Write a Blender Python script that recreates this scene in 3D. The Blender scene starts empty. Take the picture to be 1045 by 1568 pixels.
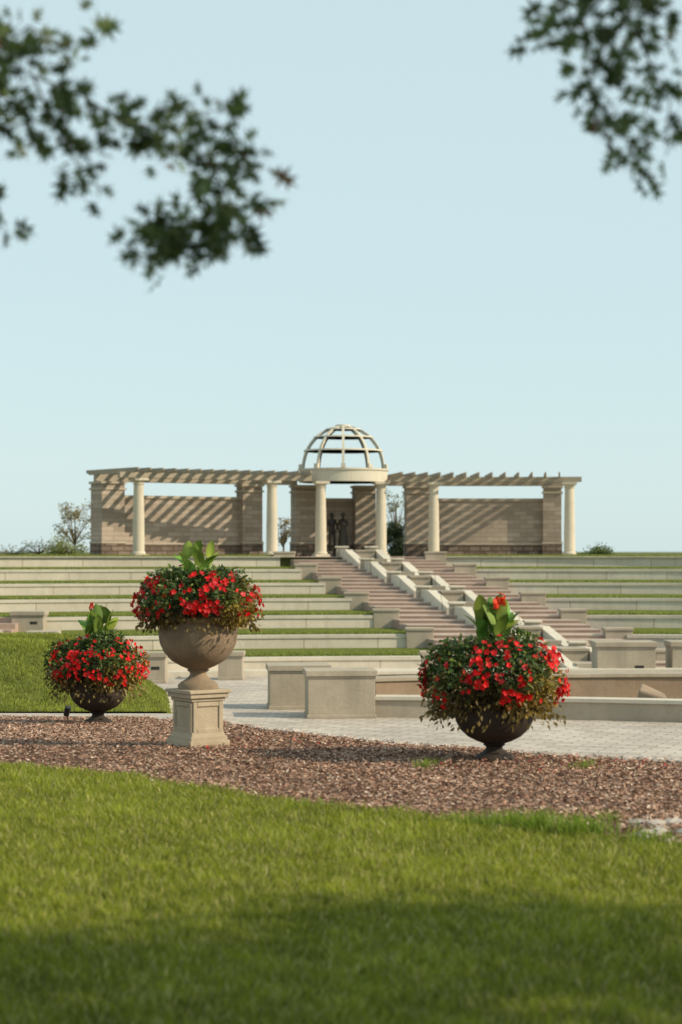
import bpy, math, random
import numpy as np
from mathutils import Vector
random.seed(7); RNG=np.random.default_rng(7)
scene=bpy.context.scene
COL=scene.collection

# ------------------------------------------------------------------ helpers
def link(o,parent=None):
    COL.objects.link(o)
    if parent: o.parent=parent
    return o
def empty(name):
    o=bpy.data.objects.new(name,None); o.empty_display_size=.3; return link(o)
def sm(a,b,x):
    t=np.clip((x-a)/(b-a),0,1); return t*t*(3-2*t)

def new_mat(name):
    m=bpy.data.materials.new(name); m.use_nodes=True
    nt=m.node_tree; b=nt.nodes['Principled BSDF']
    return m,nt,b
def rgb(c): return (c[0],c[1],c[2],1)
def mixc(nt,fac,a,b,mode='MIX'):
    n=nt.nodes.new('ShaderNodeMix'); n.data_type='RGBA'; n.blend_type=mode
    for sock,val in ((n.inputs[0],fac),(n.inputs[6],a),(n.inputs[7],b)):
        if hasattr(val,'links'): nt.links.new(val,sock)
        elif isinstance(val,(int,float)): sock.default_value=val
        else: sock.default_value=rgb(val)
    return n.outputs[2]
def noise(nt,vec,scale,detail=4,rough=.6,lo=.35,hi=.65):
    n=nt.nodes.new('ShaderNodeTexNoise'); n.inputs['Scale'].default_value=scale
    n.inputs['Detail'].default_value=detail; n.inputs['Roughness'].default_value=rough
    nt.links.new(vec,n.inputs['Vector'])
    r=nt.nodes.new('ShaderNodeMapRange'); r.inputs[1].default_value=lo; r.inputs[2].default_value=hi
    nt.links.new(n.outputs['Fac'],r.inputs[0]); return r.outputs[0]
def position(nt,scale=(1,1,1),rot=(0,0,0)):
    g=nt.nodes.new('ShaderNodeNewGeometry'); mp=nt.nodes.new('ShaderNodeMapping')
    mp.inputs['Scale'].default_value=scale; mp.inputs['Rotation'].default_value=rot
    nt.links.new(g.outputs['Position'],mp.inputs['Vector']); return mp.outputs[0]
def bump(nt,b,h,strength=.4,dist=.02):
    n=nt.nodes.new('ShaderNodeBump'); n.inputs['Strength'].default_value=strength; n.inputs['Distance'].default_value=dist
    nt.links.new(h,n.inputs['Height']); nt.links.new(n.outputs[0],b.inputs['Normal'])

def stone(name,c1,c2,scale=1.2,rough=.85,stain=(.25,.22,.17),stainamt=.35,brick=None,bs=.4):
    m,nt,b=new_mat(name); P=position(nt)
    c=mixc(nt,noise(nt,P,scale),c1,c2)
    fine=noise(nt,P,scale*14,5,.7,.3,.7)
    d=nt.nodes.new('ShaderNodeMath'); d.operation='MULTIPLY'; d.inputs[1].default_value=.22; nt.links.new(fine,d.inputs[0])
    c=mixc(nt,d.outputs[0],c,(c1[0]*.55,c1[1]*.52,c1[2]*.48))
    S=position(nt,(2.2,2.2,.35)); st=noise(nt,S,1.1,5,.65,.52,.8)
    d2=nt.nodes.new('ShaderNodeMath'); d2.operation='MULTIPLY'; d2.inputs[1].default_value=stainamt; nt.links.new(st,d2.inputs[0])
    c=mixc(nt,d2.outputs[0],c,stain)
    h=fine
    if brick:
        w,hh,mort,plane,var,mcol=brick
        g=nt.nodes.new('ShaderNodeNewGeometry'); s=nt.nodes.new('ShaderNodeSeparateXYZ'); k=nt.nodes.new('ShaderNodeCombineXYZ')
        nt.links.new(g.outputs['Position'],s.inputs[0])
        if plane=='xz':
            nt.links.new(s.outputs[0],k.inputs[0]); nt.links.new(s.outputs[2],k.inputs[1]); vec=k.outputs[0]
        else:
            mp=nt.nodes.new('ShaderNodeMapping'); mp.inputs['Rotation'].default_value=(0,0,.35)
            nt.links.new(g.outputs['Position'],mp.inputs[0]); vec=mp.outputs[0]
        t=nt.nodes.new('ShaderNodeTexBrick'); nt.links.new(vec,t.inputs['Vector'])
        t.inputs['Scale'].default_value=1; t.inputs['Brick Width'].default_value=w; t.inputs['Row Height'].default_value=hh
        t.inputs['Mortar Size'].default_value=mort; t.inputs['Mortar Smooth'].default_value=.2
        t.inputs['Color1'].default_value=(1+0*var,1,1,1); t.inputs['Color2'].default_value=(1-var,1-var*1.05,1-var*1.1,1)
        t.inputs['Mortar'].default_value=rgb(mcol)
        c=mixc(nt,1.0,c,t.outputs['Color'],'MULTIPLY')
    nt.links.new(c,b.inputs['Base Color']); b.inputs['Roughness'].default_value=rough
    b.inputs['Specular IOR Level'].default_value=.25
    bump(nt,b,h,bs,.01)
    return m
def leafmat(name,trans=.35,rough=.5,tint=(1,1,1)):
    m,nt,b=new_mat(name)
    a=nt.nodes.new('ShaderNodeAttribute'); a.attribute_name='Col'
    c=mixc(nt,1.0,a.outputs['Color'],tint,'MULTIPLY')
    nt.links.new(c,b.inputs['Base Color']); b.inputs['Roughness'].default_value=rough
    b.inputs['Specular IOR Level'].default_value=.3
    if trans>0:
        t=nt.nodes.new('ShaderNodeBsdfTranslucent'); nt.links.new(c,t.inputs[0])
        mx=nt.nodes.new('ShaderNodeMixShader'); mx.inputs[0].default_value=trans
        nt.links.new(b.outputs[0],mx.inputs[1]); nt.links.new(t.outputs[0],mx.inputs[2])
        nt.links.new(mx.outputs[0],nt.nodes['Material Output'].inputs[0])
    return m
def plain(name,c,rough=.6,metal=0,var=.25,scale=8):
    m,nt,b=new_mat(name); P=position(nt)
    cc=mixc(nt,noise(nt,P,scale),c,tuple(x*(1-var) for x in c))
    nt.links.new(cc,b.inputs['Base Color']); b.inputs['Roughness'].default_value=rough; b.inputs['Metallic'].default_value=metal
    bump(nt,b,noise(nt,P,scale*5),.2,.005); return m
def groundmat(name,c1,c2,c3,scale):
    m,nt,b=new_mat(name); P=position(nt)
    c=mixc(nt,noise(nt,P,scale),c1,c2); c=mixc(nt,noise(nt,P,scale*12,6,.7),c,c3)
    nt.links.new(c,b.inputs['Base Color']); b.inputs['Roughness'].default_value=.95
    b.inputs['Specular IOR Level'].default_value=.1
    bump(nt,b,noise(nt,P,scale*30),.8,.03); return m

class MB:
    def __init__(s): s.v=[];s.f=[];s.m=[]
    def add(s,vs,fs,mi=0):
        o=len(s.v); s.v+= [tuple(x) for x in vs]; s.f+=[tuple(o+i for i in f) for f in fs]; s.m+=[mi]*len(fs)
    def box(s,c,d,rot=0,mi=0,tap=1.0):
        ca,sa=math.cos(rot),math.sin(rot); vs=[]
        for k in (-1,1):
            t=tap if k>0 else 1
            for i,j in ((-1,-1),(1,-1),(1,1),(-1,1)):
                x,y=i*d[0]/2*t,j*d[1]/2*t
                vs.append((c[0]+x*ca-y*sa,c[1]+x*sa+y*ca,c[2]+k*d[2]/2))
        s.add(vs,[(0,3,2,1),(4,5,6,7),(0,1,5,4),(1,2,6,5),(2,3,7,6),(3,0,4,7)],mi)
    def prism(s,poly,z0,z1,mi=0):
        n=len(poly); vs=[(p[0],p[1],z0) for p in poly]+[(p[0],p[1],z1) for p in poly]
        s.add(vs,[tuple(range(n-1,-1,-1)),tuple(range(n,2*n))]+[(i,(i+1)%n,n+(i+1)%n,n+i) for i in range(n)],mi)
    def lathe(s,c,prof,seg=32,mi=0):
        vs=[];n=len(prof)
        for r,z in prof:
            for k in range(seg):
                a=2*math.pi*k/seg; vs.append((c[0]+r*math.cos(a),c[1]+r*math.sin(a),c[2]+z))
        fs=[(i*seg+k,i*seg+(k+1)%seg,(i+1)*seg+(k+1)%seg,(i+1)*seg+k) for i in range(n-1) for k in range(seg)]
        s.add(vs,fs,mi)
        if prof[0][0]>1e-4: s.add(vs[:seg],[tuple(range(seg-1,-1,-1))],mi)
        if prof[-1][0]>1e-4: s.add(vs[-seg:],[tuple(range(seg))],mi)
    def tube(s,pts,rad,seg=8,mi=0):
        pts=[Vector(p) for p in pts]; vs=[];n=len(pts)
        for i,p in enumerate(pts):
            t=(pts[min(i+1,n-1)]-pts[max(i-1,0)]).normalized()
            a=t.cross(Vector((0,0,1)));
            if a.length<.05: a=t.cross(Vector((0,1,0)))
            a.normalize(); b=t.cross(a)
            r=rad[i] if hasattr(rad,'__len__') else rad
            for k in range(seg):
                q=2*math.pi*k/seg; vs.append(p+a*r*math.cos(q)+b*r*math.sin(q))
        fs=[(i*seg+k,i*seg+(k+1)%seg,(i+1)*seg+(k+1)%seg,(i+1)*seg+k) for i in range(n-1) for k in range(seg)]
        fs+=[tuple(range(seg-1,-1,-1)),tuple((n-1)*seg+k for k in range(seg))]
        s.add(vs,fs,mi)
    def wall(s,path,th,z0,z1,mi=0):
        n=len(path); L=[];R=[]
        for i in range(n):
            a=path[max(i-1,0)];b=path[min(i+1,n-1)]
            dx,dy=b[0]-a[0],b[1]-a[1]; l=math.hypot(dx,dy); nx,ny=-dy/l,dx/l
            R.append(path[i]); L.append((path[i][0]+nx*th,path[i][1]+ny*th))
        vs=[(p[0],p[1],z) for z in (z0,z1) for p in R]+[(p[0],p[1],z) for z in (z0,z1) for p in L]
        fs=[]
        for i in range(n-1):
            fs+=[(i,i+1,n+i+1,n+i),(n+i,n+i+1,3*n+i+1,3*n+i),(2*n+i+1,2*n+i,3*n+i,3*n+i+1),(i+1,i,2*n+i,2*n+i+1)]
        fs+=[(0,n,3*n,2*n),(n-1,3*n-1,4*n-1,2*n-1)]
        s.add(vs,fs,mi)
    def obj(s,name,mats,parent=None,smooth=False,bevel=0):
        me=bpy.data.meshes.new(name); me.from_pydata(s.v,[],s.f)
        for m in mats: me.materials.append(m)
        me.polygons.foreach_set('material_index',s.m)
        if smooth: me.polygons.foreach_set('use_smooth',[True]*len(s.f))
        me.update()
        o=bpy.data.objects.new(name,me); link(o,parent)
        if bevel:
            b=o.modifiers.new('bevel','BEVEL'); b.width=bevel; b.segments=2; b.limit_method='ANGLE'; b.angle_limit=math.radians(40)
        return o

def tri_mesh(name,V,F,C,mat,parent=None,smooth=False):
    me=bpy.data.meshes.new(name); nv=len(V); nf=len(F)
    me.vertices.add(nv); me.vertices.foreach_set('co',np.asarray(V,dtype=np.float32).ravel())
    me.loops.add(nf*3); me.loops.foreach_set('vertex_index',np.asarray(F,dtype=np.int32).ravel())
    me.polygons.add(nf); me.polygons.foreach_set('loop_start',np.arange(0,nf*3,3,dtype=np.int32))
    try: me.polygons.foreach_set('loop_total',np.full(nf,3,dtype=np.int32))
    except Exception: pass
    me.update(calc_edges=True); me.validate()
    a=me.color_attributes.new('Col','FLOAT_COLOR','POINT')
    cc=np.ones((nv,4),dtype=np.float32); cc[:,:3]=np.clip(C,0,.9); a.data.foreach_set('color',cc.ravel())
    me.materials.append(mat)
    if smooth: me.polygons.foreach_set('use_smooth',[True]*len(me.polygons))
    o=bpy.data.objects.new(name,me); link(o,parent); return o
def unit(a): return a/np.maximum(np.linalg.norm(a,axis=1,keepdims=True),1e-6)
def rhombs(P,A,N,L,W,C,fold=.12):
    A=unit(A); S=unit(np.cross(A,N)); N2=np.cross(S,A)
    L=L[:,None];W=W[:,None]
    v0=P; v1=P+A*L*.45+S*W*.5+N2*W*fold; v2=P+A*L; v3=P+A*L*.45-S*W*.5+N2*W*fold
    V=np.stack([v0,v1,v2,v3],1).reshape(-1,3); n=len(P); b=np.arange(n)[:,None]*4
    F=np.stack([b+[0,1,2],b+[0,2,3]],1).reshape(-1,3)
    return V,F,np.repeat(C,4,0)
def merge(parts):
    V=[];F=[];C=[];o=0
    for v,f,c in parts: V.append(v);F.append(f+o);C.append(c);o+=len(v)
    return np.concatenate(V),np.concatenate(F),np.concatenate(C)
def blades(P,H,W,C,lean=.5):
    n=len(P); a=RNG.uniform(0,2*np.pi,n); S=np.stack([np.cos(a),np.sin(a),np.zeros(n)],1)
    b=RNG.uniform(0,2*np.pi,n); D=np.stack([np.cos(b),np.sin(b),np.zeros(n)],1)*(RNG.uniform(.05,1,n)*lean)[:,None]
    H=H[:,None];W=W[:,None];Z=np.array([[0,0,1.]])
    v=[P-S*W/2,P+S*W/2,P-S*W*.38+Z*H*.55+D*H*.35,P+S*W*.38+Z*H*.55+D*H*.35,P+Z*H*.95+D*H]
    V=np.stack(v,1).reshape(-1,3); i=np.arange(n)[:,None]*5
    F=np.stack([i+[0,1,3],i+[0,3,2],i+[2,3,4]],1).reshape(-1,3)
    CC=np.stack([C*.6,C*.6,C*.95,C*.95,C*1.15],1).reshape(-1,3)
    return V,F,CC
def fbm(x,y,s):
    return (np.sin(x*s+1.3*np.sin(y*s*.7+1))+np.sin(y*s*1.3+1.7*np.sin(x*s*.9+2))+np.sin((x+y)*s*1.9+np.sin(x*s*2.3)))/3

# ------------------------------------------------------------------ materials
M_lime=stone('limestone_cream',(.66,.59,.48),(.56,.50,.405),.5,stainamt=.35,brick=(2.4,30,.016,'xz',.14,(.5,.45,.38)))
M_cope=stone('limestone_coping',(.60,.54,.44),(.50,.45,.37),.6,stainamt=.35)
M_box=stone('limestone_pier',(.43,.365,.28),(.34,.29,.22),1.0,stainamt=.6)
M_wall=stone('ashlar_wall',(.43,.355,.285),(.355,.295,.235),.8,stainamt=.3,brick=(.62,.2,.016,'xz',.32,(.65,.61,.55)))
M_rock=stone('rusticated_base',(.26,.20,.155),(.17,.13,.105),2,brick=(.5,.22,.03,'xz',.45,(.4,.36,.33)),bs=1)
M_col=stone('cast_stone_column',(.58,.51,.395),(.51,.45,.35),.9,stainamt=.25)
M_wood=stone('pergola_timber',(.36,.305,.23),(.28,.235,.18),1.5,stainamt=.35)
M_dome=stone('dome_painted_metal',(.60,.55,.44),(.53,.485,.39),1.0,stainamt=.15)
M_step=stone('brick_steps',(.44,.31,.245),(.36,.25,.20),1.2,stainamt=.25)
M_tread=stone('step_treads',(.50,.40,.33),(.43,.34,.28),1.2,stainamt=.25)
M_pave=stone('plaza_pavers',(.58,.51,.435),(.48,.42,.365),.35,stainamt=.4,brick=(.55,.27,.018,'xy',.26,(.5,.46,.42)),bs=.3)
M_brown=stone('fountain_wall_stone',(.34,.25,.17),(.24,.17,.115),.8,stainamt=.5)
M_ped=stone('pedestal_cast_stone',(.49,.405,.29),(.38,.31,.22),3,stainamt=.55)
M_urnL=stone('tan_urn_stone',(.33,.24,.155),(.225,.165,.11),3.5,rough=.75,stainamt=.6,stain=(.13,.10,.07),bs=.7)
M_urnD=stone('dark_urn_stone',(.055,.038,.027),(.036,.026,.02),4,rough=.65,stainamt=.35,stain=(.10,.075,.055),bs=.7)
M_bronze=plain('bronze_patina',(.05,.04,.032),.45,.6)
M_dark=plain('dark_slot',(.02,.018,.016),.8)
M_black=plain('black_metal',(.03,.03,.03),.5,.3)
M_bark=stone('bark',(.16,.12,.09),(.1,.075,.055),5,bs=1)
M_soil=plain('soil',(.05,.035,.025),.95)
M_stem=plain('green_stem',(.12,.2,.04),.6)
M_pebble=stone('pale_rock',(.52,.46,.40),(.38,.33,.29),6,stainamt=.6)
M_lawn=groundmat('lawn_soil_grass',(.11,.13,.02),(.15,.16,.026),(.08,.09,.018),1.2)
M_terr=groundmat('terrace_grass',(.15,.18,.032),(.19,.205,.042),(.12,.14,.03),1.0)
M_mulch=groundmat('mulch_base',(.20,.115,.075),(.27,.16,.105),(.12,.065,.042),1.5)
M_far=groundmat('ground_grass',(.12,.14,.04),(.14,.15,.05),(.09,.10,.03),.1)
M_blade=leafmat('grass_blades',.4,.5)
M_chip=leafmat('mulch_chips',0.0,.9)
M_leaf=leafmat('foliage',.35,.5)
M_petal=leafmat('petals',.3,.55)
M_oak=leafmat('oak_leaves',.4,.5)

# ------------------------------------------------------------------ terrain functions
EFx=[-30,-3.2,-1.87,-.65,.39,1.3,2.15,3.5,30]; EFy=[22,18.4,17.4,15.9,15.0,14.15,13.55,13.0,8]
EBx=[-30,-2.9,-2.1,-1.3,0,1.1,1.9,3.3,30];     EBy=[31,29.2,26.5,22.9,21.0,20.1,19.4,18.6,14]
def EF(x): return np.interp(x,EFx,EFy)+.05*np.sin(x*5)+.03*np.sin(x*13+1)
def EB(x): return np.interp(x,EBx,EBy)+.06*np.sin(x*4+2)
def G(x,y):
    x=np.asarray(x,float);y=np.asarray(y,float)
    eb=EB(x); zc=np.where(y<eb,1.7,np.maximum(0,1.7-.2*(y-eb)))
    w=sm(-2.6,-6.3,x)
    Mz=1.15+.7*sm(31,38,y)-1.85*sm(43,50,y)
    zl=np.where(y<20,1.7,np.where(y<31,1.7-.05*(y-20),(1-w)*np.maximum(0,1.15-.15*(y-31))+w*Mz))
    wl=sm(-1.2,-2.6,x)
    return zc*(1-wl)+zl*wl
def sheet(name,xs,f0,f1,ny,mat,dz=0,parent=None,power=1):
    T=np.linspace(0,1,ny)**power; X=np.repeat(xs[:,None],ny,1); a=f0(xs)[:,None]; b=f1(xs)[:,None]
    Y=a+(b-a)*T[None,:]; Z=G(X,Y)+dz
    n=len(xs); vs=np.stack([X,Y,Z],2).reshape(-1,3)
    fs=[(i*ny+j,(i+1)*ny+j,(i+1)*ny+j+1,i*ny+j+1) for i in range(n-1) for j in range(ny-1)]
    mb=MB(); mb.v=[tuple(v) for v in vs]; mb.f=fs; mb.m=[0]*len(fs)
    return mb.obj(name,[mat],parent,smooth=True)
xs=np.concatenate([np.linspace(-28,-8,16),np.linspace(-7.8,8,160),np.linspace(8.2,34,20)])
lawn=sheet('lawn',xs,lambda x:x*0-30,EF,60,M_lawn,0,power=.6)
mulch=sheet('mulch_bed',xs,EF,EB,60,M_mulch)
CX,CY=5.0,23.0
R=[None]+[37+4*i for i in range(7)]
Z=[0.0]+[.5*i for i in range(1,8)]
sheet('plaza_pavement',xs,EB,lambda x:CY+np.sqrt(np.maximum(37.2**2-(x-CX)**2,100)),110,M_pave)
ys=np.linspace(31,50,60); mb=MB(); nxm=50
for y in ys:
    xb=np.interp(y,[31,40,50],[-2.75,-3.45,-4.6])
    for x in np.linspace(-22,xb,nxm)*1.0:
        mb.v.append((x,y,float(G(x,y))+.025))
mb.f=[(i*nxm+j,i*nxm+j+1,(i+1)*nxm+j+1,(i+1)*nxm+j) for i in range(len(ys)-1) for j in range(nxm-1)]; mb.m=[0]*len(mb.f)
mound=mb.obj('grass_mound',[M_terr],smooth=True)
mb=MB(); rr=[0,20,40,60.8,61.2,70,90,130,200,400,900,2500,6000]; seg=96
for r in rr:
    for k in range(seg):
        a=2*math.pi*k/seg; up=float(sm(-.5,.0,np.array(math.sin(a))))
        z=-.4 if r<61 else (1.5+(3.46-1.5)*up)
        mb.v.append((CX+r*math.cos(a),CY+r*math.sin(a),z))
for i in range(len(rr)-1):
    for k in range(seg):
        mb.f.append((i*seg+k,(i+1)*seg+k,(i+1)*seg+(k+1)%seg,i*seg+(k+1)%seg)); mb.m.append(0)
mb.obj('ground',[M_far])

# grass blades on lawn
N=250000
y=7.0+12.0*RNG.random(N)**.85; x=(RNG.random(N)*2-1)*(.185*y+1.0)
k=y<EF(x)+RNG.normal(0,.06,N); x=x[k];y=y[k];n=len(x)
z=G(x,y); f=fbm(x,y,2.1)*.35+fbm(x,y,6.3)*.4+fbm(x+3,y,15)*.5
H=(.052+.024*f+RNG.normal(0,.015,n)).clip(.016,.12); W=RNG.uniform(.0045,.009,n)
base=np.array([.32,.34,.03]); dry_glint=np.array([.62,.55,.22]); dk=np.array([.13,.19,.018])
t=RNG.random(n)[:,None]; C=base*(1-t*.6)+dk*t*.6; C=C*(1+.38*f[:,None])
d=RNG.random(n)<.14; C[d]=dry_glint*RNG.uniform(.55,1.1,(d.sum(),1))  # pale dry blades, also painting bright blade highlights into the lawn colour
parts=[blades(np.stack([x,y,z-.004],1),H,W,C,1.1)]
tx=[];ty=[];th=[]
for cx,cn,hh in [(1.1,300,.15),(1.4,420,.19),(1.7,400,.19),(.85,120,.12),(.4,80,.09),(-.2,80,.09),(2.1,200,.13),(-1.2,80,.08),(-1.9,80,.09),(-2.9,80,.08)]:
    q=RNG.normal(0,.12,cn); tx+=list(cx+q); ty+=list(EF(np.full(cn,cx))+RNG.normal(-.03,.08,cn)); th+=list(RNG.uniform(.3,1,cn)*hh)
tx=np.array(tx);ty=np.array(ty);th=np.array(th); n=len(tx)
parts.append(blades(np.stack([tx,ty,G(tx,ty)],1),th,np.full(n,.007),np.tile([[.24,.34,.035]],(n,1))*RNG.uniform(.6,1.2,(n,1)),.9))
tx=[];ty=[];th=[]
for cx,cy in [(.83,18.3),(2.18,18.0),(2.3,18.2),(.75,18.1),(2.0,14.6)]:
    tx+=list(cx+RNG.normal(0,.05,40)); ty+=list(cy+RNG.normal(0,.05,40)); th+=list(RNG.uniform(.04,.11,40))
tx=np.array(tx);ty=np.array(ty);th=np.array(th);n=len(tx)
parts.append(blades(np.stack([tx,ty,G(tx,ty)],1),th,np.full(n,.008),np.tile([[.22,.30,.035]],(n,1)),.9))
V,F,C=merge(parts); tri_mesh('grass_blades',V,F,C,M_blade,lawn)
N=50000
y=RNG.uniform(31,44,N); xb=np.interp(y,[31,40,50],[-2.75,-3.45,-4.6]); x=-2.6-RNG.random(N)*6.7; k=x<xb+RNG.normal(0,.07,N); x=x[k];y=y[k];n=len(x)
C=np.tile([[.27,.30,.04]],(n,1))*RNG.uniform(.5,1.25,(n,1))*(1+.3*fbm(x,y,1.5)+.2*fbm(x,y,5))[:,None]
V,F,C=blades(np.stack([x,y,G(x,y)+.02],1),RNG.uniform(.03,.09,n),np.full(n,.014),C,.8); tri_mesh('mound_grass_blades',V,F,C,M_blade,mound)

# mulch chips
N=130000
x=RNG.uniform(-7.5,6,N); t=RNG.random(N); y=EF(x)+(EB(x)-EF(x))*t+RNG.normal(0,.05,N)
k=np.abs(x)<.19*y+1.0; x=x[k];y=y[k];n=len(x)
f=fbm(x,y,3); z=G(x,y)+RNG.uniform(.0,.02,n)+.008*f
A=np.stack([RNG.normal(0,1,n),RNG.normal(0,1,n),RNG.normal(0,.22,n)],1); Nn=np.stack([RNG.normal(0,.4,n),RNG.normal(0,.4,n),np.ones(n)],1)
pal=np.array([[.34,.19,.125],[.42,.26,.18],[.52,.37,.275],[.23,.125,.08],[.38,.22,.15],[.13,.07,.048],[.62,.49,.39]])
C=pal[RNG.choice(7,n,p=[.26,.23,.14,.12,.16,.05,.04])]*RNG.uniform(.75,1.15,(n,1))*(1+.15*f[:,None])
V,F,C=rhombs(np.stack([x,y,z],1),A,Nn,RNG.uniform(.015,.06,n),RNG.uniform(.010,.026,n),C,.08)
tri_mesh('bark_chips',V,F,C,M_chip,mulch)

n=110; x=np.concatenate([RNG.normal(2.1,.6,80),RNG.normal(-1.2,.5,30)]); y=np.concatenate([RNG.normal(18.5,.5,80),RNG.normal(20.2,.5,30)])
V,F,C=rhombs(np.stack([x,y,G(x,y)+.03],1),RNG.normal(0,1,(n,3))*[1,1,.2],np.tile([[0,0,1.]],(n,1)),np.full(n,.04),np.full(n,.03),np.tile([[.6,.02,.015]],(n,1)))
tri_mesh('fallen_petals',V,F,C,M_petal)

def rock(mb,c,s):
    vs=[];a0=random.random()*6
    for j,(r,zz) in enumerate([(.75,-.2),(1,.15),(.8,.6),(.35,.85)]):
        for kk in range(7):
            a=a0+kk*6.283/7; q=r*random.uniform(.7,1.2)*s; vs.append((c[0]+q*math.cos(a)*1.25,c[1]+q*math.sin(a),c[2]+zz*s*random.uniform(.5,.85)))
    fs=[(i*7+k,i*7+(k+1)%7,(i+1)*7+(k+1)%7,(i+1)*7+k) for i in range(3) for k in range(7)]+[tuple(range(21,28))]
    mb.add(vs,fs)
mb=MB()
for i in range(110):
    x=random.choice([random.uniform(-1.3,4),random.uniform(-1.3,.1),random.uniform(1.9,3.6)])
    rock(mb,(x,float(EB(x))+random.uniform(-.15,.05),float(G(x,EB(x)-.3))-.01),random.uniform(.02,.08))
mb.obj('edging_rocks',[M_pebble],bevel=.004)
mb=MB()
for i in range(90):
    x=random.uniform(2.1,3.4); y=13.95+random.uniform(-.5,.6)-(x-2.3)*.2
    rock(mb,(x,y,1.69),random.choice([random.uniform(.02,.05),random.uniform(.05,.10)]))
mb.obj('pale_rock_pile',[M_pebble],bevel=.006)

# ------------------------------------------------------------------ terraces
def XL(y): return -2.3+(84-y)*.25
def XR(y): return 4.0+(84-y)*.25
def arc_path(r,a0,a1,n): return [(CX+r*math.cos(a0+(a1-a0)*i/(n-1)),CY+r*math.sin(a0+(a1-a0)*i/(n-1))) for i in range(n)]
def ang(x,r): return math.acos(max(-1,min(1,(x-CX)/r)))
walls=MB();cope=MB();treads=MB()
gx=[];gy=[];gz=[]
for i in range(1,8):
    yl=60+4*(i-1); rng=[(ang(XL(yl)-.3,R[i]),math.radians(172),90),(math.radians(8),ang(XR(yl)+.3,R[i]),90)]
    for a0,a1,n in rng:
        p=arc_path(R[i],a1,a0,n)
        walls.wall(p,.42,Z[i-1]-.15,Z[i]-.1,0)
        p2=arc_path(R[i]-.035,a1,a0,n); cope.wall(p2,.52,Z[i]-.1,Z[i]+.005,0)
        ro=R[i+1]+.1 if i<7 else R[7]+1.2
        pin=arc_path(R[i]+.4,a0,a1,n); po=arc_path(ro,a0,a1,n)
        vs=[(q[0],q[1],Z[i]-.012) for q in pin]+[(q[0],q[1],Z[i]+.08) for q in po]
        treads.add(vs,[(j+1,j,n+j,n+j+1) for j in range(n-1)])
        m=9000
        aa=RNG.uniform(max(a0,math.radians(62)),min(a1,math.radians(118)),m)
        r_=R[i]+.47+np.abs(RNG.normal(0,.9,m))%3.4
        gx.append(CX+r_*np.cos(aa)); gy.append(CY+r_*np.sin(aa)); gz.append(np.full(m,Z[i]-.01))
terr=empty('terraced_amphitheatre')
walls.obj('seat_walls',[M_lime],terr); cope.obj('coping',[M_cope],terr)
treads.obj('grass_treads',[M_terr],terr)
gx=np.concatenate(gx);gy=np.concatenate(gy);gz=np.concatenate(gz);n=len(gx)
C=np.tile([[.25,.29,.055]],(n,1))*RNG.uniform(.5,1.25,(n,1))
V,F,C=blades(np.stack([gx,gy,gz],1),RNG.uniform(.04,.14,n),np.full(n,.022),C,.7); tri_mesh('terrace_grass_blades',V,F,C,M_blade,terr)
mb=MB(); mb.wall(arc_path(36.1,math.radians(172),math.radians(8),160),1.1,-.1,.16); mb.obj('foot_step',[M_cope],terr)
mb=MB(); pin=arc_path(60.9,math.radians(60),math.radians(125),60); po=arc_path(72,math.radians(60),math.radians(125),60)
mb.add([(q[0],q[1],3.475) for q in pin]+[(q[0],q[1],3.475) for q in po],[(j+1,j,60+j,61+j) for j in range(59)]); mb.obj('pergola_floor',[M_cope],terr)

# staircase
st=empty('stone_staircase'); steps=MB(); cheek=MB(); pads=MB()
def shx(x,y): return (x+(84-y)*.25,y)
def para(mb,x0,x1,ya,yb,z0,z1,mi=0):
    mb.prism([shx(x0,ya),shx(x1,ya),shx(x1,yb),shx(x0,yb)],z0,z1,mi)
for i in range(1,8):
    yi=60+4*(i-1)-.1
    for (a,b) in ((-2.25,.02),(1.58,3.95)):
        for s in range(4):
            ya=yi-2.7+.9*s; yb=ya+.9 if s<3 else yi+1.3
            zt=Z[i-1]+.125*(s+1)
            para(steps,a,b,ya+.02,yb+.02,Z[i-1]-.4,zt-.04,0); para(steps,a,b,ya,yb,zt-.04,zt,1)
    para(pads,.3,1.3,yi-2.4,yi+1.6,Z[i-1]-.3,Z[i]-.08)
    para(pads,.42,1.18,yi-.9,yi+.6,Z[i]-.08,Z[i]+.22)
    para(pads,.38,1.22,yi-.95,yi+.65,Z[i]+.22,Z[i]+.29)
    for xc in (.0,1.26):
        y0,y1,y2=yi-2.75,yi-.5,yi+.35
        zA,zB=Z[i-1]+.24,Z[i]+.30
        vs=[]
        for xx in (xc,xc+.34):
            for yy,zz in ((y0,Z[i-1]-.3),(y0,zA),(y1,zB),(y2,zB),(y2,Z[i-1]-.3)):
                q=shx(xx,yy); vs.append((q[0],q[1],zz))
        cheek.add(vs,[(0,1,2,3,4),(9,8,7,6,5),(0,5,6,1),(1,6,7,2),(2,7,8,3),(3,8,9,4)])
        q=shx(xc+.17,yi+.62); cheek.box((q[0],q[1],Z[i]+.13),(.5,.52,.5),0,1); cheek.box((q[0],q[1],Z[i]+.415),(.6,.62,.07),0,0)
    for xx in (XL(yi+.3)-.08,XR(yi+.3)+.1):
        h=.62; w=.95
        cheek.box((xx,yi+.25,Z[i]-.5+.33),(w-.06,.75,h),0,1); cheek.box((xx,yi+.25,Z[i]-.5+.33+h/2+.04),(w,.82,.09),0,1)
steps.obj('steps',[M_step,M_tread],st); pads.obj('centre_cascade',[M_box],st); cheek.obj('cheek_walls_and_piers',[M_lime,M_box],st,bevel=.015)

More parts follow.
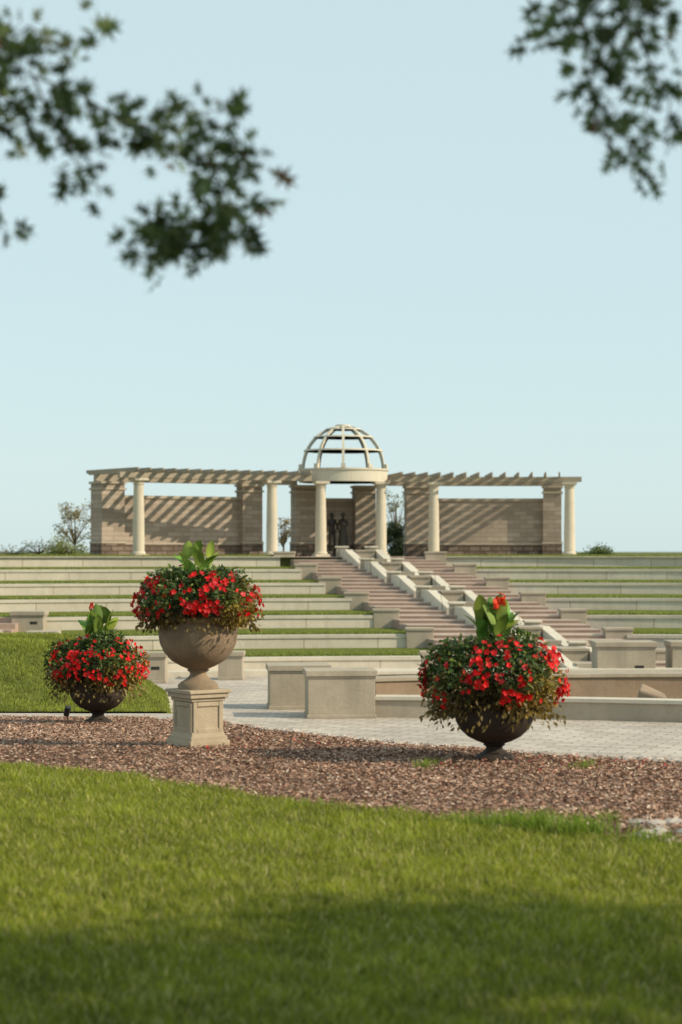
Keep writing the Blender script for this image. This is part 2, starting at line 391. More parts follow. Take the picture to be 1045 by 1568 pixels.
def pier(x,y,z0,w,d,h,rot=0,slot=None,name='stone_pier'):
    mb=MB(); mb.box((x,y,z0+.04),(w+.05,d+.05,.08),rot); mb.box((x,y,z0+h*.5-.02),(w,d,h-.12),rot); mb.box((x,y,z0+h-.05),(w+.1,d+.1,.13),rot)
    mb.box((x,y,z0+h-.14),(w+.04,d+.04,.05),rot)
    if slot is not None:
        sx=slot*w*.25; ca,sa=math.cos(rot),math.sin(rot); ly=-d/2-.001
        mb.box((x+sx*ca-ly*sa,y+sx*sa+ly*ca,z0+h*.5),(.24,.02,.09),rot,1)
    return mb.obj(name,[M_box,M_dark],bevel=.012)
pier(-.03,44.1,0,1.5,1.1,1.05,.08)
pier(-1.02,46.6,0,1.4,1.1,1.02,.08,.9)
pier(7.55,52.4,0,1.55,1.1,1.3,.0,.9)
pier(9.4,52.6,0,1.2,1.1,1.3,.0)
pier(2.7,56,0,.8,.8,.85)
pier(-3.2,57,0,.7,.7,.8)
pier(-5.35,55.6,0,.8,.8,.85,0,.6)
pier(-5.95,56.8,0,.7,.7,.8)
pier(-10.35,65.1,1.0,1.05,.9,.72,0,.8); pier(-9.3,61.2,.5,.9,.8,.72); pier(-11.2,61.6,.5,.9,.8,.72)
mb=MB()
for s in range(6): mb.box((-11.4,61.4+.75*s,.5+.17*(s+1)/2),(1.5,.75,.17*(s+1)))
mb.obj('side_steps',[M_step])
ft=empty('fountain_surround')
def lowwall(path,th,h,mats,name):
    mb=MB(); mb.wall(path,th,-.05,h-.09,0)
    p2=[(p[0],p[1]-.05) for p in path]; mb.wall(p2,th+.1,h-.09,h,1)
    return mb.obj(name,mats,ft,bevel=.01)
def curve(p,n=30):
    xs_=[q[0] for q in p]; X=np.linspace(xs_[0],xs_[-1],n); c=np.polyfit(xs_,[q[1] for q in p],2); return [(float(a),float(np.polyval(c,a))) for a in X]
lowwall(curve([(.76,43.75),(2.5,43.6),(5,43.2),(8,42.3),(12,40.6)]),.42,.48,[M_box,M_cope],'front_basin_wall')
lowwall(curve([(.8,45.5),(3,46.2),(5.5,46.9),(9,47.2),(13,46.5)]),.5,.78,[M_brown,M_box],'rear_basin_wall')
lowwall(curve([(.6,50.5),(5,51.4),(9,51.6),(13,51)]),.5,.62,[M_box,M_cope],'upper_seat_wall')
mb=MB(); pA=curve([(.9,44.2),(2.5,44.1),(5,43.7),(8,42.8),(12,41.1)]); pB=curve([(.9,45.4),(3,46.1),(5.5,46.8),(9,47.1),(12,46.6)])
mb.add([(a,b,.03) for a,b in pA]+[(a,b,.03) for a,b in pB],[(j,j+1,31+j,30+j) for j in range(29)]); mb.obj('basin_floor',[M_brown],ft)
mb=MB(); mb.add([(6.6,44,.03),(7.4,43.6,.03),(7.6,45,.03),(6.8,45.2,.03),(6.7,44.1,.6),(7.3,43.8,.42),(7.4,44.8,.46),(6.9,45,.7)],[(4,5,6,7),(0,1,5,4),(1,2,6,5),(2,3,7,6),(3,0,4,7)])
mb.obj('fountain_boulder',[M_brown],bevel=.05)

# ------------------------------------------------------------------ pergola
OX,OY=.1,89.5; ZF=3.48
def L(u,v): return (OX+u*.968+v*.25,OY+u*.25-v*.968)
TH=math.atan2(.25,.968)
vf=lambda u:1.4+.0195*u*u
vb=lambda u:-1.4+.0195*u*u
def tang(u): return TH-math.atan(.039*u)
perg=empty('curved_pergola')
cm=MB()
def column(u,v,top=6.86):
    x,y=L(u,v); h=top-ZF; rot=tang(u)
    cm.box((x,y,ZF+.06),(.66,.66,.12),rot); cm.box((x,y,top-.05),(.66,.66,.10),rot)
    pr=[(.30,.12),(.31,.16),(.29,.21),(.255,.24)]
    for k in range(9):
        t=k/8; pr.append((.255-.045*t**1.6,.26+(h-.26-.28)*t))
    pr+=[(.245,h-.27),(.245,h-.23),(.215,h-.22),(.22,h-.19),(.29,h-.12),(.295,h-.10)]
    cm.lathe((x,y,ZF),pr,28)
for u in (-9.9,-3.7,3.8,9.75): column(u,vf(u))
for u in (-1.4,1.4): column(u,1.4)
o=cm.obj('columns',[M_col],perg,smooth=True)
e=o.modifiers.new('es','EDGE_SPLIT'); e.split_angle=math.radians(35)
pm=MB()
def stonepier(u,v,w,d,top=6.72):
    x,y=L(u,v); r=tang(u)
    pm.box((x,y,ZF+.3),(w+.06,d+.06,.6),r,1); pm.box((x,y,ZF+.64),(w+.1,d+.1,.09),r,2)
    pm.box((x,y,(ZF+.68+top-.3)/2),(w,d,top-.3-ZF-.68),r,0)
    pm.box((x,y,top-.26),(w+.12,d+.12,.09),r,2); pm.box((x,y,top-.13),(w,d,.17),r,0); pm.box((x,y,top+.01),(w+.14,d+.14,.1),r,2)
stonepier(-10.9,vb(10.9),1.15,.95); stonepier(9.95,vb(9.95),.85,.85)
stonepier(-4.15,vb(4.15),.95,.85); stonepier(3.85,vb(3.85),1.1,.85)
stonepier(-1.5,-1.4,1.05,.85); stonepier(1.35,-1.4,.95,.85)
def backwall(u0,u1,top,vfun,n=14,th=.4):
    p=[L(u0+(u1-u0)*i/(n-1),vfun(u0+(u1-u0)*i/(n-1))+.1) for i in range(n)]
    pm.wall(p,th,ZF,ZF+.55,1)
    q=[(a[0]+.00,a[1]+.04) for a in p]; pm.wall(q,th-.06,ZF+.63,top-.12,0)
    q=[(a[0],a[1]-.03) for a in p]; pm.wall(q,th+.08,ZF+.55,ZF+.63,2); pm.wall(q,th+.1,top-.12,top,2)
backwall(-10.4,-4.55,6.2,vb); backwall(4.35,9.6,6.2,vb); backwall(-1.0,.95,6.2,lambda u:-1.75,4)
pm.obj('stone_wall_and_piers',[M_wall,M_rock,M_box],perg)
bm_=MB()
def beam(u0,u1,fn,z0,z1,w=.16,off=0,n=16):
    for i in range(n-1):
        ua=u0+(u1-u0)*i/(n-1);ub=u0+(u1-u0)*(i+1)/(n-1); a=L(ua,fn(ua)+off);b=L(ub,fn(ub)+off)
        l=math.hypot(b[0]-a[0],b[1]-a[1])+.01
        bm_.box(((a[0]+b[0])/2,(a[1]+b[1])/2,(z0+z1)/2),(l,w,z1-z0),math.atan2(b[1]-a[1],b[0]-a[0]))
for s in (-1,1):
    for off in (-.17,.17):
        a,b=(-10.8,-1.9) if s<0 else (1.9,10.2)
        beam(a,b,vf,6.865,7.1,.13,off)
        a,b=(-11.5,-1.9) if s<0 else (1.9,10.4)
        beam(a,b,vb,6.785,7.1,.13,off)
def rafter(u,vlen=4.3,z=7.07,h=.22,w=.08):
    r=-.039*u; l=math.hypot(1,r); du,dv=r/l,1/l; vc=.0195*u*u
    prof=[(-vlen/2,.10),(-vlen/2,h),(vlen/2,h),(vlen/2,.12),(vlen/2-.3,0),(-vlen/2+.3,0)]
    vs=[]
    for sgn in (-1,1):
        for s_,zz in prof:
            uu=u+du*s_+sgn*w/2*dv; vv=vc+dv*s_-sgn*w/2*du
            q=L(uu,vv); vs.append((q[0],q[1],z+zz))
    n=6; bm_.add(vs,[tuple(range(n)),tuple(range(2*n-1,n-1,-1))]+[(i,n+i,n+(i+1)%n,(i+1)%n) for i in range(n)])
u=-10.9
while u<-2.2: rafter(u); u+=.62
u=2.35
while u<10.3: rafter(u); u+=.62
bm_.obj('beams_and_rafters',[M_wood],perg,bevel=.01)
# dome
dm=MB(); cx,cy=L(0,0); zr=6.87
r0=2.02
dm.lathe((cx,cy,0),[(r0-.12,zr),(r0,zr),(r0,zr+.5),(r0+.06,zr+.52),(r0+.06,zr+.6),(r0-.12,zr+.6),(r0-.12,zr)],64)
zb=zr+.6; RD=1.97; HD=2.0
def dp(az,el,r=0): return Vector((cx+(RD+r)*math.cos(el)*math.cos(az),cy+(RD+r)*math.cos(el)*math.sin(az),zb+(HD+r)*math.sin(el)))
nrib=10
for k in range(nrib):
    az=2*math.pi*(k+.5)/nrib; T=Vector((-math.sin(az),math.cos(az),0)); vs=[]; n=18
    for i in range(n):
        el=math.radians(2+78*i/(n-1))
        for sg,rr_ in ((-1,0),(1,0),(1,-.09),(-1,-.09)): vs.append(dp(az,el,rr_)+T*sg*.055)
    fs=[(i*4+j,i*4+(j+1)%4,(i+1)*4+(j+1)%4,(i+1)*4+j) for i in range(n-1) for j in range(4)]
    dm.add(vs,fs)
    b=dp(az,0); dm.box((b.x+math.cos(az)*.05,b.y+math.sin(az)*.05,zb+.1),(.16,.2,.2),az)
for el,hw in ((25,.035),(47,.032),(66,.03),(80,.06)):
    e=math.radians(el); r1=RD*math.cos(e)+.012; z1=zb+HD*math.sin(e)
    dm.lathe((cx,cy,0),[(r1-.07,z1-hw),(r1+.02,z1-hw),(r1-.01,z1+hw),(r1-.09,z1+hw),(r1-.07,z1-hw)],48)
dm.obj('open_dome',[M_dome],perg)

# ------------------------------------------------------------------ statues
def figure(loc,rot,flip,robe):
    v=[];e=[];r=[]
    def A(p,rad,par=None):
        x,y,z=p; x*=flip; v.append((x,y,z)); r.append(rad); i=len(v)-1
        if par is not None: e.append((par,i))
        return i
    pel=A((0,0,.95),.13); wa=A((0,0,1.1),.115,pel); ch=A((0,.01,1.32),.145,wa); nk=A((0,0,1.47),.055,ch)
    hb=A((0,-.015,1.56),.072,nk); hd=A((0,-.02,1.66),.09,hb); A((0,.0,1.735),.06,hd); A((0,-.125,1.635),.014,hd)
    for s,kn,ft_ in ((1,-.03,-.02),(-1,.02,.06)):
        h=A((.09*s,0,.88),.095,pel); k=A((.11*s,kn-.03,.5),.062,h); an=A((.125*s,ft_,.1),.042,k); A((.14*s,ft_-.15,.045),.034,an)
    for s,el,wr in ((1,(.28,.0,1.15),(.30,-.14,.93)),(-1,(.25,-.03,1.17),(.16,-.26,1.25))):
        sh=A((.17*s,0,1.41),.062,ch); eb=A((el[0]*s,el[1],el[2]),.043,sh); w=A((wr[0]*s,wr[1],wr[2]),.028,eb)
        d=Vector((wr[0]*s-el[0]*s,wr[1]-el[1],wr[2]-el[2])).normalized(); W=Vector((wr[0]*s,wr[1],wr[2]))
        pmid=A(tuple(W+d*.07),.03,w); side=d.cross(Vector((0,0,1))).normalized()
        for q in range(4):
            b=W+d*.09+side*(q-1.5)*.02; i=A(tuple(b),.009,pmid); j=A(tuple(b+d*.04+Vector((0,0,-.006))),.009,i); A(tuple(b+d*(.06+.012*(1.5-abs(q-1.5)))+Vector((0,0,-.02))),.008,j)
        i=A(tuple(W+d*.04+side*.04),.01,w); A(tuple(W+d*.08+side*.055),.009,i)
    me=bpy.data.meshes.new('body'); me.from_pydata(v,e,[]); o=bpy.data.objects.new('body',me); link(o)
    o.modifiers.new('skin','SKIN')
    if len(me.skin_vertices):
        for i,sv in enumerate(me.skin_vertices[0].data): sv.radius=(r[i],r[i]); sv.use_root=(i==0)
    sb=o.modifiers.new('sub','SUBSURF'); sb.levels=2; sb.render_levels=2
    me.materials.append(M_bronze)
    root=bpy.data.objects.new('bronze_statue',None); link(root); root.location=loc; root.rotation_euler=(0,0,rot); o.parent=root
    m=MB(); m.box((0,0,-.12),(.62,.62,.24)); m.obj('plinth',[M_bronze],root,bevel=.02)
    if robe:
        m=MB(); pr=[(.27,.08),(.25,.25),(.21,.6),(.17,.9),(.14,1.08),(.165,1.25),(.17,1.38),(.08,1.46)]
        m.lathe((0,0,0),pr,20); m.obj('robe',[M_bronze],root,smooth=True)
    m=MB(); m.lathe((0,.01,1.60),[(.085,0),(.1,.05),(.1,.1),(.07,.15),(.0,.17)],14); m.obj('hair',[M_bronze],root,smooth=True)
figure((-.42,89.2,ZF+.24),.5,1,False)
figure((.10,89.0,ZF+.24),-.5,-1,True)

# ------------------------------------------------------------------ urns
urn_prof=[(.0,0),(.20,0),(.20,.035),(.17,.06),(.12,.085),(.085,.115),(.08,.14),(.11,.158),(.1,.17),(.17,.195),(.26,.24),(.335,.31),(.378,.39),(.392,.47),(.385,.53),(.375,.56),(.405,.58),(.41,.61),(.39,.62),(.35,.615),(.345,.56),(.0,.56)]
def leaf_cloud(c,rx,up,dn,rng,n,kind):
    D=rng.normal(0,1,(n*2,3)); D=unit(D); D=D[D[:,2]>-.75][:n]; n=len(D)
    lump=1+.12*np.sin(D[:,0]*6+kind)+.11*np.sin(D[:,1]*7+D[:,2]*5)
    rad=(rng.beta(5,1.3,n))*lump
    P=D*rad[:,None]*np.array([rx,rx,up]); P[D[:,2]<0,2]*=dn/up
    A=unit(D+rng.normal(0,.75,(n,3))+np.array([0,0,-.25])); Nn=D+rng.normal(0,.5,(n,3))
    return D,P+np.array(c),A,Nn,rad
def canna(c,n,h,rng,spread=.15):
    """broad paddle-shaped canna leaves, alternating up a few upright stems"""
    parts=[]; stems=[(0,0),(.10,.03),(-.10,.02),(.02,-.11),(-.04,.10)]
    for i in range(n):
        sx_,sy_=stems[i%5]; lvl=(i//5)/max(1,(n-1)//5)
        az=i*2.2+rng.uniform(-.5,.5)
        b=np.array([c[0]+sx_*spread/.13,c[1]+sy_*spread/.13,c[2]+(-.10+.42*lvl)*h])
        Ln=h*rng.uniform(.58,.80)*(1-.15*lvl); out=rng.uniform(.45,.85)*(1-.6*lvl); W=rng.uniform(.055,.075)*h/.44; m=12
        d=np.array([math.cos(az),math.sin(az),0]); tw_=rng.uniform(-1,1)
        s=np.array([-math.sin(az+tw_*.8),math.cos(az+tw_*.8),tw_*.3]); s/=np.linalg.norm(s)
        vs=[]; cc0=np.array((.17,.29,.05))*rng.uniform(.5,1.35)*np.array([rng.uniform(.8,1.5),1,1]); cc=[]
        for k in range(m):
            t=k/(m-1); p=b+d*Ln*out*(t**1.5)+np.array([0,0,1])*Ln*(t-.35*out*t**3)
            tt=max(0,(t-.12)/.88); w=W*(math.sin(math.pi*tt**.8)**.62)*(1-.15*t)+.004
            vs+=[p-s*w,p-d*w*.35,p+s*w]; cc+=[cc0,cc0*1.4,cc0*.85]
        V=np.array(vs); F=[]
        for k in range(m-1):
            for j in range(2):
                a=k*3+j; F+=[[a,a+1,a+4],[a,a+4,a+3]]
        parts.append((V,np.array(F),np.array(cc)))
    return parts
def flowers(P,Nn,size,C,rng):
    parts=[]; n=len(P); Nn=unit(Nn); ref=unit(rng.normal(0,1,(n,3))); T=unit(np.cross(Nn,ref)); B=np.cross(Nn,T)
    for k in range(5):
        a=k*2*math.pi/5; A=T*math.cos(a)+B*math.sin(a)+Nn*.3
        parts.append(rhombs(P,A,Nn,size,size*.9,C*rng.uniform(.7,1.1),.1))
    return parts
def planted_urn(x,y,z,scale,um,seed,ped=False,canna_n=10,canna_h=.42,fl=210,hot=0,rx=.65):
    root=empty('flower_urn'); rng=np.random.default_rng(seed)
    zz=z
    if ped:
        m=MB(); r=math.radians(36)
        m.box((x,y,z+.03),(.48,.48,.06),r); m.box((x,y,z+.08),(.44,.44,.05),r); m.box((x,y,z+.125),(.41,.41,.05),r,0,.95)
        m.box((x,y,z+.30),(.365,.365,.33),r)
        for q in range(4):
            a=r+q*math.pi/2; nx,ny=math.sin(a),-math.cos(a); tx,ty=math.cos(a),math.sin(a)
            for dx,dz,w,h in ((-.155,0,.045,.32),(.155,0,.045,.32),(0,-.135,.26,.045),(0,.135,.26,.045)):
                m.box((x+nx*.188+tx*dx,y+ny*.188+ty*dx,z+.30+dz),(w,.02,h),a)
        m.box((x,y,z+.485),(.41,.41,.04),r); m.box((x,y,z+.525),(.46,.46,.05),r); m.box((x,y,z+.565),(.50,.50,.035),r)
        m.obj('pedestal',[M_ped],root,bevel=.006); zz=z+.582
    m=MB(); s=scale; hs=1.16 if ped else 1.0; m.lathe((x,y,zz),[(a*s,b*s*hs) for a,b in urn_prof],48); o=m.obj('urn_bowl',[um],root,smooth=True)
    e=o.modifiers.new('es','EDGE_SPLIT'); e.split_angle=math.radians(50)
    top=zz+.56*s*hs
    m=MB(); m.lathe((x,y,top),[(.36*s,-.02),(.4*s,.1),(.3*s,.22),(0,.27)],20); m.obj('soil',[M_soil],root,smooth=True)
    c=(x,y,top+(.19 if ped else .22)); up=.38 if ped else .46; dn=.27 if ped else .44
    D,P,A,Nn,rad=leaf_cloud(c,rx,up,dn,rng,7500,seed)
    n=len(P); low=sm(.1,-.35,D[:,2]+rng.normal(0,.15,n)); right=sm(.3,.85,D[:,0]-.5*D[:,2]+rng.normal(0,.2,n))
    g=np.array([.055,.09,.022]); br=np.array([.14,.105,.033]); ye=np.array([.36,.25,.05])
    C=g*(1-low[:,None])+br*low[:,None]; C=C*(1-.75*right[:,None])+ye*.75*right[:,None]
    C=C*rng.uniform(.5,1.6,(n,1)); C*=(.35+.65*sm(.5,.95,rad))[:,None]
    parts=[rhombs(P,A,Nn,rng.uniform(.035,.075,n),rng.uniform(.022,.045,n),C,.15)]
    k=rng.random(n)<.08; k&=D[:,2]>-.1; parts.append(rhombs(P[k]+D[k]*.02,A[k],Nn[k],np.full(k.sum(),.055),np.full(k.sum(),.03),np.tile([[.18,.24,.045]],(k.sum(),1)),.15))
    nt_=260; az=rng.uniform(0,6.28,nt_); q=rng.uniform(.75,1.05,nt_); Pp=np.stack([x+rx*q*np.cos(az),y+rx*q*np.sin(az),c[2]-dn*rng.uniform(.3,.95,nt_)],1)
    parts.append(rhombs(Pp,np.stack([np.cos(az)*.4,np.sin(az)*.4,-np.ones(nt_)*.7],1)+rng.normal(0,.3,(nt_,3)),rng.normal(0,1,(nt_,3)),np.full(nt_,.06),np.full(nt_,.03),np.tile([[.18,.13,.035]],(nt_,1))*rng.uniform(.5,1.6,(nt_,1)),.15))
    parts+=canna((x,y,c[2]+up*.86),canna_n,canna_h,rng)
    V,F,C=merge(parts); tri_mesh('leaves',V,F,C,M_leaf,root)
    cl=unit(rng.normal(0,1,(90,3))); cl=cl[(cl[:,2]>-.38)&(cl[:,2]<.85)]
    idx=rng.integers(0,len(cl),fl); Df=unit(cl[idx]+rng.normal(0,.12,(fl,3)))
    Pf=Df*np.array([rx,rx,up])*rng.uniform(.98,1.1,(fl,1)); Pf[Df[:,2]<0,2]*=dn/up; Pf+=np.array(c)
    Cf=np.tile([[.85,.010,.010]],(fl,1))*rng.uniform(.45,1.05,(fl,1)); pk=rng.random(fl)<.08; Cf[pk]=[.85,.07,.08]
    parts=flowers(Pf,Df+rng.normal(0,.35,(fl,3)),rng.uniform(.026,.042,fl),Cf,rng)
    for hi in range(hot):
        a=rng.uniform(0,6.28); rr_=rng.uniform(.06,.16); b=Vector((x+rr_*math.cos(a)*.4,y+rr_*math.sin(a)*.4,c[2]+up*.6)); t=Vector((x+rr_*math.cos(a),y+rr_*math.sin(a),c[2]+up*.8+canna_h*rng.uniform(.6,.9)))
        sm_=MB(); sm_.tube([b,t],[.006,.004],5); sm_.obj('flower_stem',[M_stem],root)
        Pk=np.array(t)+rng.normal(0,1,(8,3))*[.018,.018,.03]; parts+=flowers(Pk,rng.normal(0,1,(8,3)),np.full(8,.036),np.tile([[.85,.07,.02]],(8,1)),rng)
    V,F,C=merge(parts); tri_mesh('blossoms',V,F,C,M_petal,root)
    return root
planted_urn(-1.48,20.3,1.70,1.05,M_urnL,11,True,15,.38,400,0,.63)
planted_urn(1.475,18.87,1.69,.98,M_urnD,12,False,25,.50,480,3,.67)
planted_urn(-3.31,26.7,float(G(-3.31,26.7))-.01,1.0,M_urnD,13,False,20,.50,400,3,.64)

m=MB(); bx,by=-3.85,27.6; bz=float(G(bx,by)); m.tube([(bx,by,bz-.05),(bx,by,bz+.08)],.01); m.tube([(bx-.02,by,bz+.08),(bx+.015,by-.05,bz+.2)],[.04,.045],12); m.obj('garden_spotlight',[M_black],smooth=False)

# ------------------------------------------------------------------ trees
OAK=[(0,0),(.04,.14),(.28,.06),(.08,.26),(.48,.42),(.09,.46),(.32,.80),(.06,.68),(0,1),(-.06,.68),(-.32,.80),(-.09,.46),(-.48,.42),(-.08,.26),(-.28,.06),(-.04,.14)]
def oak_leaves(P,A,Nn,S,C):
    A=unit(A);T=unit(np.cross(A,Nn)); V=[];F=[];CC=[]
    for i in range(len(P)):
        o=len(V)
        N_=np.cross(T[i],A[i])
        for a,b in OAK: V.append(P[i]+S[i]*(T[i]*a+A[i]*b+N_*(.35*abs(a)-.15*b*b))); CC.append(C[i])
        mid=len(V); V.append(P[i]+S[i]*A[i]*.40); CC.append(C[i])
        for k in range(len(OAK)): F.append([mid,o+k,o+(k+1)%len(OAK)])
    return np.array(V),np.array(F),np.array(CC)
def tree(name,base,limbs,crown,nclump,nleaf,leafsz,twigs,col,seed,sig=.42):
    rng=np.random.default_rng(seed); root=empty(name)
    m=MB(); h=crown[0][2]
    m.tube([(base[0],base[1],base[2]-.2),(base[0],base[1],base[2]+.3),(base[0]+.1,base[1],base[2]+1.6),(crown[0][0],crown[0][1],h),(crown[0][0],crown[0][1]-.2,h+crown[1][2]*.6)],[.36,.26,.22,.14,.04],12)
    clumps=[]
    for i in range(nclump):
        d=rng.normal(0,1,3); d/=np.linalg.norm(d); q=rng.uniform(.2,1.0)**.5
        c=np.array(crown[0])+d*q*np.array(crown[1]); clumps.append(c)
        if i%2==0:
            s=Vector((crown[0][0],crown[0][1],base[2]+2.2+rng.uniform(0,2.5))); e=Vector(c); mid=(s+e)/2+Vector((0,0,.3)); m.tube([s,mid,e],[.07,.04,.012],6)
    for lb in limbs: m.tube(lb[0],lb[1],8)
    P=[];A=[]
    for tw_,dens,spread in twigs:
        pts=[Vector(p) for p in tw_]; m.tube(pts,[.006-.004*i/(len(pts)-1) for i in range(len(pts))],5)
        for i in range(len(pts)-1):
            l=(pts[i+1]-pts[i]).length; n=int(l*dens)
            for k in range(n):
                p=pts[i].lerp(pts[i+1],rng.random()); off=Vector(rng.normal(0,1,3)).normalized(); off.z-=.15
                d_=(pts[i+1]-pts[i]).normalized()*.6+off
                P.append(p+off*spread*rng.random()+Vector((0,rng.normal(0,.09),0))); A.append(d_)
    m.obj('trunk_and_limbs',[M_bark],root,smooth=True)
    if P:
        n=len(P); C=np.tile([col],(n,1))*rng.uniform(.4,1.6,(n,1)); k=rng.random(n)<.012; C[k]=np.array([.2,.11,.06])
        V,F,C=oak_leaves(np.array(P),np.array(A),rng.normal(0,1,(n,3))*[.7,1.3,.7],rng.uniform(.06,.11,n),C); tri_mesh('branch_leaves',V,F,C,M_oak,root)
    cl=np.array(clumps)[rng.integers(0,nclump,nleaf)]; P=cl+rng.normal(0,1,(nleaf,3))*[sig,sig,sig*.75]
    C=np.tile([col],(nleaf,1))*rng.uniform(.5,1.4,(nleaf,1))
    V,F,C=rhombs(P,rng.normal(0,1,(nleaf,3)),rng.normal(0,1,(nleaf,3)),np.full(nleaf,leafsz),np.full(nleaf,leafsz*.7),C,.1); tri_mesh('crown_leaves',V,F,C,M_oak,root)
    return root
def tw(l,y,dens=70,sp=.09): return ([(a,y+.12*math.sin(a*9+b*5),b) for a,b in l],dens*1.6,sp)
col=np.array([.10,.135,.045])
left_tw=[tw([(-1.5,5.85),(-1.22,5.46),(-1.08,5.37),(-.92,5.32),(-.80,5.25),(-.64,5.23),(-.47,5.27),(-.35,5.25)],7),
 tw([(-1.22,5.46),(-1.1,5.55),(-.98,5.50),(-.92,5.56)],7,60),
 tw([(-1.08,5.37),(-1.02,5.22),(-.96,5.13),(-.89,4.98)],7,50),
 tw([(-1.0,5.3),(-.95,5.15),(-.86,5.05)],7,40),
 tw([(-.80,5.25),(-.61,5.15),(-.47,5.10),(-.40,4.97),(-.33,4.90),(-.45,4.82),(-.56,4.78)],7,90),
 tw([(-.45,5.09),(-.35,5.12),(-.31,5.06)],7,60),
 tw([(-.40,4.97),(-.52,4.88),(-.66,4.86),(-.74,4.82)],7,85),
 tw([(-.52,4.88),(-.60,4.80),(-.67,4.73)],7,80),
 tw([(-1.5,5.4),(-1.22,5.22),(-1.10,5.23)],7,60), tw([(-1.4,5.55),(-1.26,5.35),(-1.16,5.3)],7,80),
 tw([(-1.45,5.2),(-1.26,5.0),(-1.21,4.86)],7,35,.05)]
right_tw=[tw([(1.1,5.95),(.97,5.70),(.88,5.60),(.80,5.53),(.71,5.55)],7,80),
 tw([(.97,5.70),(.86,5.68),(.77,5.66)],7,60),
 tw([(1.2,5.95),(1.02,5.6),(.93,5.48),(.87,5.40),(.93,5.28),(1.01,5.16),(1.06,5.07)],7,85),
 tw([(1.02,5.6),(1.10,5.40),(1.16,5.28),(1.14,5.12)],7,60),
 tw([(1.06,5.75),(1.14,5.66),(1.2,5.62)],7,60)]
tree('oak_tree',(-4.6,.5,1.7),[([(-4.6,.5,5.2),(-3.2,3,6.4),(-2.1,5.8,6.3),(-1.5,7,5.85)],[.12,.07,.035,.009]),([(-2.1,5.8,6.3),(-1.7,6.8,5.8),(-1.5,7.05,5.4),(-1.45,7,5.2)],[.03,.02,.014,.008])],((-6,-1.0,8.2),(3.2,3.2,2.6)),40,8000,.13,left_tw,col,5)
tree('oak_tree',(9.3,3.0,1.7),[([(9.2,3.0,4.8),(6,4.4,6.8),(3.2,6.4,6.9),(1.7,7,6.4),(1.2,7,5.95)],[.14,.09,.05,.025,.009]),([(1.7,7,6.4),(1.3,7,6.2),(1.1,7,5.95)],[.02,.015,.008])],((9.5,3.2,7.6),(4.9,4.5,3.4)),90,36000,.19,right_tw,col,6,.40)

def small_tree(name,x,y,z,h,w,n,leaf,c,seed,sparse=True):
    rng=np.random.default_rng(seed); root=empty(name); m=MB()
    m.tube([(x,y,z-.1),(x+.05,y,z+h*.4),(x,y,z+h*.8)],[.06,.04,.015],6); cl=[]
    for i in range(26):
        a=rng.uniform(0,6.28); q=rng.uniform(.2,1); e=(x+w/2*q*math.cos(a),y+w/2*q*math.sin(a),z+h*(rng.uniform(.35,1.0) if sparse else rng.uniform(.05,1-.35*q)))
        cl.append(e); m.tube([(x,y,z+h*.25),((x+e[0])/2,(y+e[1])/2,(z+h*.3+e[2])/2),e],[.025,.015,.006],5)
    m.obj('trunk',[M_bark],root); P=np.array(cl)[rng.integers(0,26,n)]+rng.normal(0,1,(n,3))*(.14 if sparse else .25)*w/2.5
    C=np.tile([c],(n,1))*rng.uniform(.5,1.5,(n,1))
    V,F,C=rhombs(P,rng.normal(0,1,(n,3)),rng.normal(0,1,(n,3)),np.full(n,leaf),np.full(n,leaf*.6),C); tri_mesh('foliage',V,F,C,M_leaf,root)
small_tree('sapling_tree',-13.6,100,3.4,2.7,2.5,1200,.12,(.24,.20,.09),21)
small_tree('shrub',-13.9,99,3.4,.9,2.0,2400,.10,(.21,.23,.06),22,False)
small_tree('sapling_tree',-15.6,101,3.4,.8,2.6,360,.10,(.18,.17,.08),23)
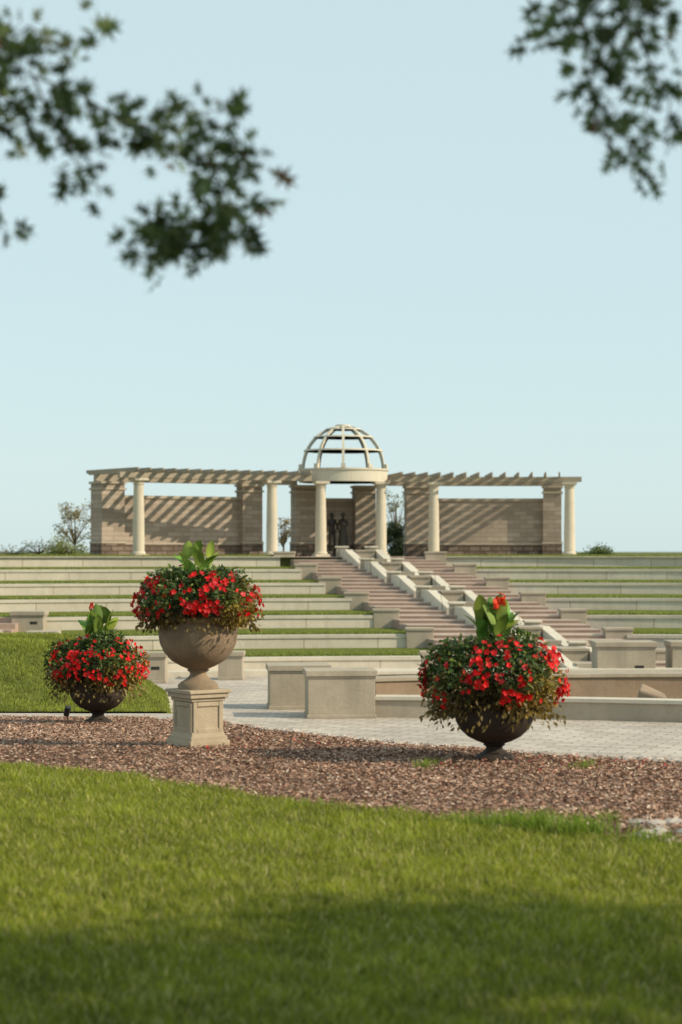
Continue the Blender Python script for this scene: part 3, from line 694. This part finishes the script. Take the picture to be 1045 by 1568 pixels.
small_tree('shrub',-17.0,101,3.4,.5,2.2,260,.09,(.18,.17,.08),27)
small_tree('sapling_tree',-2.9,98,3.4,2.1,1.3,700,.10,(.24,.18,.08),24)
small_tree('evergreen_shrub',2.75,97,3.4,2.1,1.2,5200,.11,(.035,.055,.022),25,False)
small_tree('sapling_tree',2.75,98,3.4,3.4,1.6,900,.10,(.18,.17,.06),26)
small_tree('shrub',13.1,100,3.4,.5,1.3,1300,.10,(.12,.16,.04),28,False)
small_tree('shrub',12.4,101,3.4,.25,.8,300,.08,(.12,.16,.04),29,False)

# ------------------------------------------------------------------ light, world, camera
EL=math.radians(32); AZ=math.atan2(.955,-.29)
to_sun=Vector((math.sin(AZ)*math.cos(EL),math.cos(AZ)*math.cos(EL),math.sin(EL)))
sd=bpy.data.lights.new('sun','SUN'); sd.energy=5.0; sd.angle=math.radians(.5); sd.color=(1,.87,.66)
so=bpy.data.objects.new('sun',sd); link(so); so.rotation_euler=to_sun.to_track_quat('Z','Y').to_euler(); so.location=(20,-8,20)
w=bpy.data.worlds.new('World'); scene.world=w; w.use_nodes=True; nt=w.node_tree
bg=nt.nodes['Background']; sky=nt.nodes.new('ShaderNodeTexSky'); sky.sky_type='NISHITA'; sky.sun_disc=False
sky.sun_elevation=EL; sky.sun_rotation=AZ; sky.air_density=1.0; sky.dust_density=.6; sky.ozone_density=1.5
# thin bright high haze veiling the clear sky
hz=mixc(nt,.80,sky.outputs[0],(5.7,7.2,7.35))
nt.links.new(hz,bg.inputs[0]); bg.inputs[1].default_value=.12
cd=bpy.data.cameras.new('camera'); cam=bpy.data.objects.new('camera',cd); link(cam)
cam.location=(0,0,3.7); cam.rotation_euler=(math.radians(90),0,0)
cd.sensor_fit='VERTICAL'; cd.sensor_height=36; cd.lens=68.9; cd.shift_y=.039; cd.clip_end=8000; cd.clip_start=.1
cd.dof.use_dof=True; cd.dof.focus_distance=27; cd.dof.aperture_fstop=1.9
scene.camera=cam
scene.view_settings.view_transform='Standard'; scene.view_settings.look='None'; scene.view_settings.exposure=0
